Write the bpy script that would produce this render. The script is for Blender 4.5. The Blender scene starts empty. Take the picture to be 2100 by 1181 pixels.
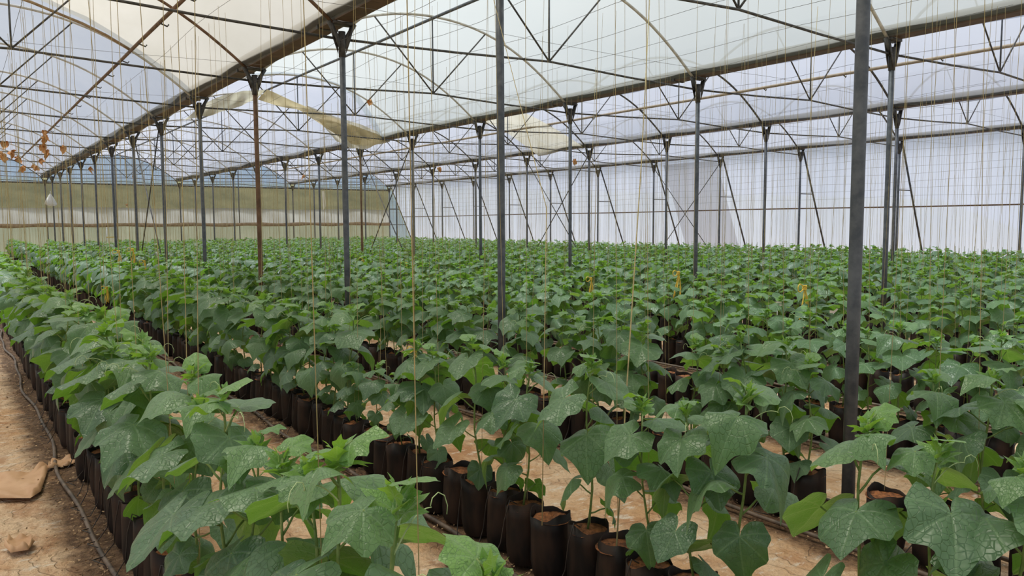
import bpy, math, random
import numpy as np
from mathutils import Matrix, Vector

# ------------------------------------------------------------------ camera, world, exposure
SC = bpy.context.scene
COL = SC.collection
CAM_H = 1.53
YAW, PITCH, ROLL, FPX = 0.621567, 0.0823660, -0.00486723, 1599.775
cf = np.array([math.sin(YAW)*math.cos(PITCH), math.cos(YAW)*math.cos(PITCH), -math.sin(PITCH)])
cr = np.array([math.cos(YAW), -math.sin(YAW), 0.0])
cu = np.cross(cr, cf)
cr, cu = cr*math.cos(ROLL)+cu*math.sin(ROLL), -cr*math.sin(ROLL)+cu*math.cos(ROLL)
cam = bpy.data.cameras.new('camera'); camo = bpy.data.objects.new('camera', cam); COL.objects.link(camo)
cam.sensor_width = 36.0; cam.lens = FPX/2100*36.0; cam.clip_end = 400; cam.clip_start = 0.05
camo.matrix_world = Matrix(((cr[0], cu[0], -cf[0], 0), (cr[1], cu[1], -cf[1], 0), (cr[2], cu[2], -cf[2], CAM_H), (0, 0, 0, 1)))
SC.camera = camo
SC.view_settings.view_transform = 'Standard'; SC.view_settings.look = 'None'
SC.view_settings.gamma = 1.0; SC.view_settings.exposure = 0.17
SC.view_settings.use_curve_mapping = False

world = bpy.data.worlds.new('sky'); SC.world = world; world.use_nodes = True
nt = world.node_tree; nt.nodes.clear()
def wn(t): return nt.nodes.new(t)
wo = wn('ShaderNodeOutputWorld'); bg = wn('ShaderNodeBackground'); tc = wn('ShaderNodeTexCoord')
sep = wn('ShaderNodeSeparateXYZ'); ramp = wn('ShaderNodeValToRGB'); noi = wn('ShaderNodeTexNoise'); mixn = wn('ShaderNodeMix')
nt.links.new(tc.outputs['Generated'], sep.inputs[0]); nt.links.new(sep.outputs['Z'], ramp.inputs[0])
ramp.color_ramp.elements[0].position = 0.0; ramp.color_ramp.elements[0].color = (0.80, 0.83, 0.96, 1)
ramp.color_ramp.elements[1].position = 1.0; ramp.color_ramp.elements[1].color = (1.25, 1.22, 1.15, 1)
e = ramp.color_ramp.elements.new(0.30); e.color = (0.68, 0.73, 0.83, 1)
e = ramp.color_ramp.elements.new(0.62); e.color = (0.95, 0.97, 1.02, 1)
noi.inputs['Scale'].default_value = 2.2; noi.inputs['Detail'].default_value = 4
nt.links.new(tc.outputs['Generated'], noi.inputs['Vector'])
mr = wn('ShaderNodeMapRange'); mr.inputs['From Min'].default_value = .35; mr.inputs['From Max'].default_value = .65
mr.inputs['To Min'].default_value = .86; mr.inputs['To Max'].default_value = 1.12
nt.links.new(noi.outputs['Fac'], mr.inputs['Value'])
vm = wn('ShaderNodeVectorMath'); vm.operation = 'SCALE'
nt.links.new(ramp.outputs['Color'], vm.inputs[0]); nt.links.new(mr.outputs[0], vm.inputs['Scale'])
nt.links.new(vm.outputs[0], bg.inputs['Color']); bg.inputs['Strength'].default_value = 0.76
nt.links.new(bg.outputs[0], wo.inputs[0])

sun = bpy.data.lights.new('sun', 'SUN'); sun.energy = 6.4; sun.angle = math.radians(14); sun.color = (1.0, 0.965, 0.90)
suno = bpy.data.objects.new('sun', sun); COL.objects.link(suno)
suno.rotation_euler = Vector((0.25, -0.35, -1.0)).to_track_quat('-Z', 'Y').to_euler()

# ------------------------------------------------------------------ layout constants (metres)
X1, BW, Y0, DY = 3.55, 5.724, 2.10, 3.0
ZG = 3.71                       # underside of the gutters
def GX(g): return X1+(g-1)*BW
def YN(n): return Y0+DY*n
YB = YN(13)
ROWX = [0.65+1.43*k for k in range(14)]
def ray(px, py): return cf+cr*(px-1050)/FPX-cu*(py-590.5)/FPX
def at_y(px, py, y): d = ray(px, py); P = d*y/d[1]; return Vector((P[0], P[1], P[2]+CAM_H))
def at_x(px, py, x): d = ray(px, py); P = d*x/d[0]; return Vector((P[0], P[1], P[2]+CAM_H))
def at_z(px, py, z): d = ray(px, py); P = d*(z-CAM_H)/d[2]; return Vector((P[0], P[1], z))
def pix(x, y, z):
    P = np.array([x, y, z-CAM_H]); d = P@cf
    if d < .05: return (-9999, -9999, d)
    return (1050+FPX*(P@cr)/d, 590.5-FPX*(P@cu)/d, d)

# ------------------------------------------------------------------ material helpers
class NT:
    def __init__(s, name):
        s.m = bpy.data.materials.new(name); s.m.use_nodes = True; s.t = s.m.node_tree; s.t.nodes.clear()
        s.out = s.n('ShaderNodeOutputMaterial')
    def n(s, t, **kw):
        x = s.t.nodes.new(t)
        for k, v in kw.items(): setattr(x, k, v)
        return x
    def l(s, a, b): s.t.links.new(a, b)
    def setv(s, sock, v):
        if isinstance(v, bpy.types.NodeSocket): s.l(v, sock)
        else: sock.default_value = v
    def math(s, op, a, b=None, c=None, clamp=False):
        x = s.n('ShaderNodeMath', operation=op); x.use_clamp = clamp
        s.setv(x.inputs[0], a)
        if b is not None: s.setv(x.inputs[1], b)
        if c is not None: s.setv(x.inputs[2], c)
        return x.outputs[0]
    def mix(s, f, a, b):
        x = s.n('ShaderNodeMix', data_type='RGBA'); s.setv(x.inputs[0], f)
        for i, v in ((6, a), (7, b)):
            if isinstance(v, tuple) and len(v) == 3: v = (*v, 1)
            s.setv(x.inputs[i], v)
        return x.outputs[2]
    def noise(s, vec, scale, detail=3, rough=.55):
        x = s.n('ShaderNodeTexNoise'); x.inputs['Scale'].default_value = scale
        x.inputs['Detail'].default_value = detail; x.inputs['Roughness'].default_value = rough
        if vec is not None: s.l(vec, x.inputs['Vector'])
        return x.outputs['Fac']
    def rng(s, v, a, b, c=0., d=1.):
        x = s.n('ShaderNodeMapRange'); s.setv(x.inputs[0], v)
        for i, k in enumerate((a, b, c, d)): x.inputs[i+1].default_value = k
        return x.outputs[0]
    def scalev(s, vec, sc):
        x = s.n('ShaderNodeMapping'); x.inputs['Scale'].default_value = sc; s.l(vec, x.inputs['Vector']); return x.outputs[0]
    def bump(s, h, strength=.3, dist=.01):
        x = s.n('ShaderNodeBump'); x.inputs['Strength'].default_value = strength; x.inputs['Distance'].default_value = dist
        s.l(h, x.inputs['Height']); return x.outputs[0]
    def pbr(s, col, rough=.5, metal=0., spec=.5, normal=None):
        x = s.n('ShaderNodeBsdfPrincipled')
        if isinstance(col, tuple) and len(col) == 3: col = (*col, 1)
        s.setv(x.inputs['Base Color'], col); s.setv(x.inputs['Roughness'], rough)
        s.setv(x.inputs['Metallic'], metal); x.inputs['Specular IOR Level'].default_value = spec
        if normal is not None: s.l(normal, x.inputs['Normal'])
        return x.outputs[0]
    def fin(s, sh): s.l(sh, s.out.inputs[0]); return s.m
    def obj(s): return s.n('ShaderNodeTexCoord').outputs['Object']
    def pos(s): return s.n('ShaderNodeNewGeometry').outputs['Position']

def mat_simple(name, c1, c2, scale=8, rough=.55, metal=0., bump=.15, spec=.4):
    t = NT(name); v = t.pos(); f = t.rng(t.noise(v, scale, 5, .6), .35, .65)
    return t.fin(t.pbr(t.mix(f, c1, c2), rough, metal, spec, t.bump(t.noise(v, scale*6, 3), bump, .004)))
M = {}
M['steel'] = mat_simple('galvanised_steel', (.070, .080, .095), (.13, .14, .155), 14, .5, .35)
M['steel_dark'] = mat_simple('weathered_steel', (.045, .043, .042), (.10, .095, .09), 18, .6, .25)
M['rust'] = mat_simple('rusty_steel', (.10, .055, .03), (.19, .11, .065), 9, .75, .1)
M['rail_dusty'] = mat_simple('dusty_pipe', (.28, .22, .15), (.40, .33, .24), 12, .7, .1)
M['pipe_pale'] = mat_simple('pale_pipe', (.42, .40, .36), (.62, .60, .55), 10, .5, .1)
M['wire'] = mat_simple('wire_metal', (.09, .085, .08), (.16, .15, .14), 6, .6, .3)
M['twine'] = mat_simple('natural_twine', (.30, .245, .12), (.46, .37, .17), 30, .85)
M['twine_yellow'] = mat_simple('yellow_twine', (.62, .42, .05), (.75, .55, .10), 30, .8)
M['hose'] = mat_simple('dusty_hose', (.055, .042, .034), (.16, .115, .085), 12, .6)
M['tube_black'] = mat_simple('black_tube', (.02, .018, .016), (.05, .04, .035), 12, .5)
M['dead_leaf'] = mat_simple('dead_leaf', (.42, .17, .05), (.60, .30, .11), 30, .8)
M['white_plastic'] = mat_simple('white_plastic', (.62, .62, .58), (.75, .74, .70), 20, .5)
M['brown_cloth'] = mat_simple('brown_dusty_cloth', (.26, .17, .09), (.42, .30, .19), 7, .9)
M['sheet_tan'] = mat_simple('tan_plastic_sheet', (.44, .25, .13), (.58, .36, .21), 4, .55, 0, .3)
M['tag_white'] = mat_simple('tag_card', (.66, .58, .50), (.72, .64, .56), 60, .7)

# gutter: grey-green sheet metal, browner on the underside of the bottom plate
t = NT('gutter_metal'); v = t.pos(); g_ = t.n('ShaderNodeSeparateXYZ'); t.l(v, g_.inputs[0])
st = t.math('LESS_THAN', g_.outputs['Z'], ZG+.012)
base = t.mix(t.rng(t.noise(v, 5, 5), .35, .65), (.075, .073, .064), (.13, .125, .108))
brown = t.mix(t.rng(t.noise(v, 4, 4), .35, .65), (.075, .05, .035), (.14, .085, .055))
M['gutter'] = t.fin(t.pbr(t.mix(st, base, brown), .6, .15, .4))

def film(name, col, transp, col2=None, rough_noise=1.2, streak=(1, 1, 1), k=1.0):
    """thin greenhouse film: milky light-passing sheet, partly clear"""
    t = NT(name); v = t.scalev(t.pos(), streak); f = t.rng(t.noise(v, rough_noise, 5, .6), .3, .7)
    c = t.mix(f, col, col2 or tuple(k*.93 for k in col))
    cs_ = t.n('ShaderNodeVectorMath', operation='SCALE'); t.l(c, cs_.inputs[0]); cs_.inputs['Scale'].default_value = k
    tr = t.n('ShaderNodeBsdfTranslucent'); t.l(cs_.outputs[0], tr.inputs[0])
    tp = t.n('ShaderNodeBsdfTransparent'); t.l(c, tp.inputs[0])
    df = t.n('ShaderNodeBsdfDiffuse'); t.l(c, df.inputs[0])
    m1 = t.n('ShaderNodeMixShader'); m1.inputs[0].default_value = .14; t.l(tr.outputs[0], m1.inputs[1]); t.l(df.outputs[0], m1.inputs[2])
    m2 = t.n('ShaderNodeMixShader'); m2.inputs[0].default_value = transp; t.l(m1.outputs[0], m2.inputs[1]); t.l(tp.outputs[0], m2.inputs[2])
    return t.fin(m2.outputs[0])
M['film_cream'] = film('cream_film', (.62, .60, .55), .30, (.55, .53, .47), .9, (1.5, .5, 1), .80)
M['film_white'] = film('milky_film', (.88, .935, .925), .42, (.83, .895, .89), .5, k=.46)
M['film_blue'] = film('clear_bluish_film', (.84, .88, .93), .60, (.77, .82, .89), .8, k=.36)
M['film_lav'] = film('clear_lavender_film', (.86, .90, .99), .50, (.79, .845, .95), .6, k=.42)
M['film_side'] = film('side_wall_film', (.76, .81, .96), .12, (.68, .74, .89), .6, (1, 1.2, .25))
M['film_side_warm'] = film('side_wall_patch_film', (.74, .72, .71), .3, (.68, .66, .65), .7)
M['film_gable'] = film('gable_blue_film', (.36, .46, .60), .35, (.30, .40, .54), .7)
M['film_flap'] = film('yellowed_film', (.84, .80, .66), .10, (.74, .69, .53), 2.0, k=.75)
M['film_fold'] = film('folded_yellow_film', (.66, .57, .38), .03, (.54, .45, .28), 3.0, k=.8)
M['curtain_grey'] = film('grey_curtain', (.42, .43, .43), .08, (.33, .34, .34), .9, (1, 1, .4))
M['curtain_green'] = film('pale_green_curtain', (.33, .355, .29), .15, (.25, .28, .22), .8)
# insect net with open mesh
t = NT('insect_net'); v = t.pos(); s1 = t.scalev(v, (60, 1, 60)); n1 = t.noise(t.scalev(v, (3, 1, 8)), 1.5, 6, .7)
c = t.mix(t.rng(n1, .35, .68), (.055, .052, .038), (.125, .115, .078))
d1 = t.n('ShaderNodeBsdfDiffuse'); t.l(c, d1.inputs[0]); d2 = t.n('ShaderNodeBsdfTranslucent'); t.l(c, d2.inputs[0])
a1 = t.n('ShaderNodeMixShader'); a1.inputs[0].default_value = .6; t.l(d1.outputs[0], a1.inputs[1]); t.l(d2.outputs[0], a1.inputs[2])
tp = t.n('ShaderNodeBsdfTransparent'); a2 = t.n('ShaderNodeMixShader'); a2.inputs[0].default_value = .35
t.l(a1.outputs[0], a2.inputs[1]); t.l(tp.outputs[0], a2.inputs[2]); M['net'] = t.fin(a2.outputs[0])

# floor: trodden pale ground cloth with red soil, dark litter along each row of bags
t = NT('dusty_floor'); v = t.pos(); sx = t.n('ShaderNodeSeparateXYZ'); t.l(v, sx.inputs[0])
big = t.rng(t.noise(v, 1.6, 7, .68), .42, .56); med = t.rng(t.noise(t.scalev(v, (1, .55, 1)), 4.2, 8, .72), .50, .60)
fine = t.noise(v, 45, 4, .7)
c = t.mix(big, (.76, .47, .26), (.92, .68, .46))
c = t.mix(t.math('MULTIPLY', med, .58), c, (.46, .20, .085))
c = t.mix(t.rng(t.noise(t.scalev(v, (1, 2.2, 1)), 7, 6, .75), .56, .64), c, (.98, .86, .72))
cr_ = t.n('ShaderNodeTexWave'); cr_.inputs['Scale'].default_value = 1.1; cr_.inputs['Distortion'].default_value = 26; cr_.inputs['Detail'].default_value = 5; cr_.inputs['Detail Scale'].default_value = 1.3; t.l(v, cr_.inputs['Vector'])
crk = t.rng(cr_.outputs['Fac'], 0, .045, 1, 0)
c = t.mix(t.math('MULTIPLY', crk, .22), c, (.30, .15, .08))
c = t.mix(t.rng(fine, .30, .72, 0, .38), c, (.36, .17, .075))
wob = t.math('MULTIPLY', t.math('SUBTRACT', t.noise(v, 4.5, 5, .7), .5), .30)
# distance to nearest row line
xm = t.math('SUBTRACT', t.math('ADD', sx.outputs['X'], wob), .65-.06)
fr = t.math('PINGPONG', xm, 1.43/2)
inrow = t.rng(fr, .17, .30, 1., 0.)
sel = t.math('MULTIPLY', inrow, t.math('GREATER_THAN', sx.outputs['X'], .1))
dirt = t.mix(t.rng(t.noise(v, 28, 5, .75), .42, .66), (.075, .040, .024), (.26, .155, .085))
c = t.mix(t.math('MULTIPLY', sel, .93), c, dirt)
h = t.math('ADD', t.math('MULTIPLY', t.noise(v, 5, 8, .7), 1.0), t.math('MULTIPLY', fine, .15))
h = t.math('SUBTRACT', h, t.math('MULTIPLY', crk, .12))
M['floor'] = t.fin(t.pbr(c, .8, 0, .25, t.bump(h, 1.0, .09)))
M['soil'] = mat_simple('coir_soil', (.10, .04, .02), (.42, .16, .06), 45, .95, 0, .8)
M['litter'] = mat_simple('leaf_litter', (.16, .09, .05), (.55, .38, .22), 9, .9)
M['outside'] = mat_simple('hillside', (.085, .095, .045), (.19, .185, .09), .4, .95, 0, .6)
# grow bag: black polythene, dusty
t = NT('black_polythene'); v = t.n('ShaderNodeTexCoord').outputs['Object']; oi = t.n('ShaderNodeObjectInfo')
w4 = t.n('ShaderNodeTexNoise', noise_dimensions='4D'); w4.inputs['Scale'].default_value = 14; w4.inputs['Detail'].default_value = 4
t.l(t.scalev(v, (1, 1, .35)), w4.inputs['Vector']); t.l(t.math('MULTIPLY', oi.outputs['Random'], 30), w4.inputs['W'])
f = t.rng(w4.outputs['Fac'], .40, .72)
c = t.mix(f, (.010, .008, .008), (.050, .028, .019))
M['bag'] = t.fin(t.pbr(c, t.rng(w4.outputs['Fac'], .3, .7, .5, .75), 0, .22, t.bump(w4.outputs['Fac'], .5, .01)))

# leaf
def leaf_material():
    t = NT('cucumber_leaf')
    uv = t.n('ShaderNodeUVMap').outputs[0]
    sp = t.n('ShaderNodeSeparateXYZ'); t.l(uv, sp.inputs[0])
    at = t.n('ShaderNodeAttribute', attribute_name='tint'); tint = at.outputs['Fac']
    oi = t.n('ShaderNodeObjectInfo').outputs['Random']
    phi = t.math('ARCTAN2', sp.outputs['X'], sp.outputs['Y'])
    rho = t.math('SQRT', t.math('ADD', t.math('POWER', sp.outputs['X'], 2.), t.math('POWER', sp.outputs['Y'], 2.)))
    aa = t.math('MULTIPLY', t.math('PINGPONG', phi, .46), rho)             # distance to the radiating main veins
    vein = t.rng(aa, .008, .035, 1., 0.)
    vo = t.n('ShaderNodeTexVoronoi', feature='DISTANCE_TO_EDGE'); vo.inputs['Scale'].default_value = 8.5; vo.inputs['Randomness'].default_value = .85
    t.l(uv, vo.inputs['Vector']); net = t.rng(vo.outputs['Distance'], .0, .065, 0., 1.)
    vf = t.n('ShaderNodeTexVoronoi', feature='SMOOTH_F1'); vf.inputs['Scale'].default_value = 12; t.l(uv, vf.inputs['Vector'])
    ns = t.noise(uv, 2.2, 4)
    old = t.mix(t.math('ADD', t.math('MULTIPLY', t.rng(ns, .35, .65), .4), t.math('MULTIPLY', t.math('FRACT', t.math('ADD', t.math('MULTIPLY', tint, 37.), oi)), .6)), (.030, .088, .044), (.122, .228, .130))
    old = t.mix(t.math('MULTIPLY', oi, .30), old, (.13, .25, .085))
    top = t.mix(t.math('MULTIPLY', tint, .8), old, (.17, .35, .07))
    top = t.mix(t.math('MULTIPLY', t.math('SUBTRACT', 1., net), .55), top, (.025, .075, .032))
    top = t.mix(t.math('MULTIPLY', vein, .28), top, (.24, .38, .20))
    und = t.mix(tint, (.14, .25, .075), (.22, .38, .05))
    und = t.mix(t.math('MULTIPLY', vein, .5), und, (.34, .45, .2))
    bf = t.n('ShaderNodeNewGeometry').outputs['Backfacing']
    col = t.mix(bf, top, und)
    hgt = t.math('ADD', t.math('MULTIPLY', net, .8), t.math('MULTIPLY', vf.outputs['Distance'], -.6))
    hgt = t.math('SUBTRACT', hgt, t.math('MULTIPLY', vein, .6))
    nrm = t.bump(hgt, .38, .006)
    p = t.pbr(col, .40, 0, .62, nrm)
    pn = p.node; pn.inputs['Sheen Weight'].default_value = .18; pn.inputs['Sheen Roughness'].default_value = .5
    tr = t.n('ShaderNodeBsdfTranslucent'); t.l(t.mix(tint, (.17, .40, .02), (.30, .58, .03)), tr.inputs[0])
    mx = t.n('ShaderNodeMixShader'); mx.inputs[0].default_value = .31; t.l(p, mx.inputs[1]); t.l(tr.outputs[0], mx.inputs[2])
    return t.fin(mx.outputs[0])
M['leaf'] = leaf_material()
M['stem'] = mat_simple('green_stem', (.12, .20, .05), (.22, .30, .10), 25, .6)
M['tendril'] = mat_simple('pale_tendril', (.38, .50, .22), (.48, .58, .30), 25, .6)

# ------------------------------------------------------------------ mesh helpers
class MB:
    def __init__(s): s.v = []; s.f = {}; s.nv = 0; s.uv = []; s.ti = []
    def add(s, v, faces, uv=None, tint=0.):
        v = np.asarray(v, float); n = len(v)
        for fa in faces:
            fa = np.asarray(fa, int)
            if len(fa): s.f.setdefault(fa.shape[1], []).append(fa+s.nv)
        s.v.append(v); s.uv.append(np.zeros((n, 2)) if uv is None else uv); s.ti.append(np.full(n, float(tint)))
        s.nv += n; return s
    def tube(s, pts, r, n=8, cap=True):
        P = np.array([list(p) for p in pts], float); m = len(P)
        R = np.full(m, r) if np.isscalar(r) else np.array(r, float)
        T = np.gradient(P, axis=0); T /= np.maximum(np.linalg.norm(T, axis=1), 1e-9)[:, None]
        ref = np.array([0, 0, 1.]) if abs(T[0][2]) < .9 else np.array([1., 0, 0])
        a = np.cross(T[0], ref); a /= np.linalg.norm(a); V = []
        for i in range(m):
            a = a-T[i]*(a@T[i]); a /= max(np.linalg.norm(a), 1e-9); b = np.cross(T[i], a)
            ang = np.arange(n)*2*np.pi/n
            V.append(P[i]+R[i]*(np.cos(ang)[:, None]*a+np.sin(ang)[:, None]*b))
        V = np.vstack(V); q = []
        k = np.arange(n); k2 = (k+1) % n
        for i in range(m-1):
            q.append(np.stack([i*n+k, i*n+k2, (i+1)*n+k2, (i+1)*n+k], 1))
        fs = [np.vstack(q)]
        if cap and n > 3:
            fs += [np.arange(n)[::-1][None, :], (np.arange(n)+(m-1)*n)[None, :]]
        return s.add(V, fs)
    def box(s, c, d, M3=None):
        x, y, z = [k/2 for k in d]
        V = np.array([(-x, -y, -z), (x, -y, -z), (x, y, -z), (-x, y, -z), (-x, -y, z), (x, -y, z), (x, y, z), (-x, y, z)])
        if M3 is not None: V = V@np.array(M3).T
        return s.add(V+np.array(c), [[(0, 3, 2, 1), (4, 5, 6, 7), (0, 1, 5, 4), (1, 2, 6, 5), (2, 3, 7, 6), (3, 0, 4, 7)]])
    def prism(s, poly, off, y0, y1):
        """poly of (x,z) extruded along y"""
        n = len(poly); P = np.array(poly, float)
        V = np.vstack([np.c_[P[:, 0]+off[0], np.full(n, y0), P[:, 1]+off[1]], np.c_[P[:, 0]+off[0], np.full(n, y1), P[:, 1]+off[1]]])
        k = np.arange(n); k2 = (k+1) % n
        return s.add(V, [np.stack([k, k2, k2+n, k+n], 1), k[::-1][None, :], (k+n)[None, :]])
    def grid(s, G, tint=0.):
        G = np.asarray(G, float); a, b = G.shape[:2]; i = np.arange(a-1)[:, None]*b+np.arange(b-1)[None, :]; i = i.ravel()
        return s.add(G.reshape(-1, 3), [np.stack([i, i+1, i+b+1, i+b], 1)], tint=tint)
    def lathe(s, prof, n=16, wob=None):
        V = []; ang = np.arange(n)*2*np.pi/n
        for j, (r, z) in enumerate(prof):
            rr = r*(1+(wob[j] if wob is not None else 0)) if wob is not None else np.full(n, r)
            V.append(np.c_[rr*np.cos(ang), rr*np.sin(ang), np.full(n, z)])
        V = np.vstack(V); k = np.arange(n); k2 = (k+1) % n
        q = [np.stack([i*n+k, i*n+k2, (i+1)*n+k2, (i+1)*n+k], 1) for i in range(len(prof)-1)]
        return s.add(V, [np.vstack(q)])
    def merge(s, o, Mx=None):
        """append another MB with a 4x4 transform"""
        v = np.vstack(o.v)
        if Mx is not None: v = v@Mx[:3, :3].T+Mx[:3, 3]
        for k, fl in o.f.items(): s.f.setdefault(k, []).append(np.vstack(fl)+s.nv)
        s.v.append(v); s.uv.append(np.vstack(o.uv)); s.ti.append(np.concatenate(o.ti)); s.nv += len(v); return s
    def mesh(s, name, mat, smooth=True, attrs=False):
        me = bpy.data.meshes.new(name); v = np.vstack(s.v); me.vertices.add(len(v)); me.vertices.foreach_set('co', v.astype('f').ravel())
        ls = []; lt = []; li = []; pos = 0
        for k, fl in s.f.items():
            F = np.vstack(fl); li.append(F.ravel()); lt.append(np.full(len(F), k)); ls.append(pos+np.arange(len(F))*k); pos += F.size
        li = np.concatenate(li).astype('i'); ls = np.concatenate(ls).astype('i'); lt = np.concatenate(lt).astype('i')
        me.loops.add(len(li)); me.loops.foreach_set('vertex_index', li)
        me.polygons.add(len(ls)); me.polygons.foreach_set('loop_start', ls)
        try: me.polygons.foreach_set('loop_total', lt)
        except Exception: pass
        if attrs:
            uv = np.vstack(s.uv); u = me.uv_layers.new(name='UVMap'); u.data.foreach_set('uv', uv[li].astype('f').ravel())
            a = me.attributes.new('tint', 'FLOAT', 'POINT'); a.data.foreach_set('value', np.concatenate(s.ti).astype('f'))
        me.update(calc_edges=True); me.validate()
        me.polygons.foreach_set('use_smooth', np.full(len(me.polygons), smooth))
        for m in (mat if isinstance(mat, (list, tuple)) else [mat]): me.materials.append(m)
        return me
def link(name, me, parent=None, loc=None):
    o = bpy.data.objects.new(name, me); COL.objects.link(o)
    if parent: o.parent = parent
    if loc is not None: o.location = loc
    return o
def obj(name, mb, mat, parent=None, smooth=True, attrs=False, loc=None): return link(name, mb.mesh(name, mat, smooth, attrs), parent, loc)
def tag(o, label=None, cat=None, group=None, kind=None):
    if label: o['label'] = label
    if cat: o['category'] = cat
    if group: o['group'] = group
    if kind: o['kind'] = kind
    return o
def empty(name, loc): o = bpy.data.objects.new(name, None); COL.objects.link(o); o.location = loc; o.empty_display_size = .1; return o
def local(P, root): return [Vector(p)-root.location for p in P]
ORD = ['zeroth', 'first', 'second', 'third', 'fourth', 'fifth', 'sixth', 'seventh', 'eighth', 'ninth', 'tenth', 'eleventh', 'twelfth', 'thirteenth', 'fourteenth', 'fifteenth', 'sixteenth']
RG = random.Random(7); NR = np.random.default_rng(11)

# ------------------------------------------------------------------ floor, outside
mb = MB(); nx, ny = 140, 200
xs = np.linspace(-5, 23.4, nx); ys = np.linspace(-3, 42.5, ny); XX, YY = np.meshgrid(xs, ys)
ZZ = -.012+.010*np.sin(XX*3.1+np.sin(YY*1.7))*np.sin(YY*2.3+XX)+.004*np.sin(XX*9+YY*7)
mb.grid(np.dstack([XX, YY, ZZ-.006])); tag(obj('floor', mb, M['floor']), kind='structure')
mb = MB(); mb.grid([[(-70, -40, -.12), (120, -40, -.12)], [(-70, 46, -.12), (120, 46, -.12)], [(-70, 58, 4.4), (120, 58, 4.8)], [(-70, 110, 6.5), (120, 110, 6.0)]])
tag(obj('hillside', mb, M['outside']), 'grassy green hillside seen dimly through the netting of the back wall', 'hillside', kind='structure')

# ------------------------------------------------------------------ arches
AD = np.array([0, .32, 1.06, 1.32, 1.8, 2.31, 2.60, 2.78]); AZ = np.array([4.83, 4.815, 4.68, 4.60, 4.37, 4.04, 3.83, 3.67])
_p = np.polyfit(np.r_[-AD[::-1], AD], np.r_[AZ[::-1], AZ], 6)
def archz(d): return float(np.polyval(_p, max(-2.8, min(2.8, d))))

def make_truss():
    """one arched roof truss; local x = 0 at mid bay, z = 0 on the floor"""
    P = {}
    pts = [(d, 0, archz(d)) for d in np.linspace(-2.76, 2.76, 33)]
    P['arch'] = MB().tube(pts, .020, 8)
    P['bottom_chord'] = MB().tube([(-2.80, 0, 3.53), (-1.4, 0, 3.565), (0, 0, 3.62), (1.4, 0, 3.565), (2.80, 0, 3.53)], .0145, 8)
    P['king_post'] = MB().tube([(0, 0, 3.62), (0, 0, archz(0))], .012, 6)
    P['brace'] = MB().tube([(0, 0, 3.62), (1.02, 0, archz(1.02))], .012, 6)
    P['brace_b'] = MB().tube([(0, 0, 3.62), (-1.02, 0, archz(1.02))], .012, 6)
    return P
TR = make_truss()
T_ME = {(k, c): mb_.mesh('truss_'+k, M[c]) for k, mb_ in TR.items() for c in ('steel', 'steel_dark', 'pipe_pale', 'rust')}
BAYN = ['left bay beside the first gutter', 'bay between the first and second gutters', 'bay between the second and third gutters', 'bay between the third and fourth gutters']
for b in range(4):
    cx = GX(b)+BW/2; cnt = 0
    for n in range(0, 14):
        pp = [pix(cx+d, YN(n), z) for d, z in ((-2.8, 3.6), (0, 3.6), (0, 4.8), (2.8, 3.6), (1.4, 3.6), (-1.4, 3.6))]
        if not any(-150 < p[0] < 2250 and -60 < p[1] < 1181 and p[2] > 0 for p in pp): continue
        cnt += 1
        r = tag(empty('roof_truss', (cx, YN(n), 0)), 'arched roof truss in the %s, %s from the camera' % (BAYN[b], ORD[cnt]), 'roof truss', 'roof trusses over the '+BAYN[b])
        last = n == 13
        am = 'pipe_pale' if b in (1,) and n < 13 or (b == 0 and 4 <= n < 13) else 'steel_dark'
        if b == 0 and n < 4: am = 'rust'
        link('arch', T_ME[('arch', am)], r)
        link('bottom_chord', T_ME[('bottom_chord', 'steel_dark')], r)
        if not last:
            link('king_post', T_ME[('king_post', 'steel')], r)
            link('brace', T_ME[('brace', 'steel_dark')], r); link('brace', T_ME[('brace_b', 'steel_dark')], r)

# ------------------------------------------------------------------ gutters
GORD = ['', 'first and nearest', 'second', 'third', 'fourth and farthest']
GDESC = ['', 'brown-bottomed steel rain gutter running from the top centre down to the left', 'long steel rain gutter, the second from the camera, crossing the middle of the roof', 'steel rain gutter, the third from the camera, behind the second one', 'steel rain gutter along the top of the sloped side wall']
for g in range(1, 5):
    prof = [(-.10, 0), (.10, 0), (.112, .035), (.150, .10), (.185, .104), (.185, .125), (.142, .122), (.10, .035), (.092, .010), (-.092, .010), (-.10, .035), (-.142, .122), (-.185, .125), (-.185, .104), (-.150, .10), (-.112, .035)]
    y_ = -1.0 if g > 1 else 1.0
    r = tag(empty('gutter', (GX(g), y_, ZG)), GDESC[g], 'rain gutter')
    mb = MB(); L = YB-y_+.1; n = int(L/3)
    for i in range(n): mb.prism(prof, (0, 0), i*L/n, (i+1)*L/n-.004)
    obj('channel', mb, M['gutter'], r, smooth=False)
    mb = MB()
    for i in range(14):
        yy = YN(i)-y_
        if yy > 0: mb.box((0, yy+.4, .03), (.245, .05, .075))
    obj('joint_strap', mb, M['steel_dark'], r, smooth=False)

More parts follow.
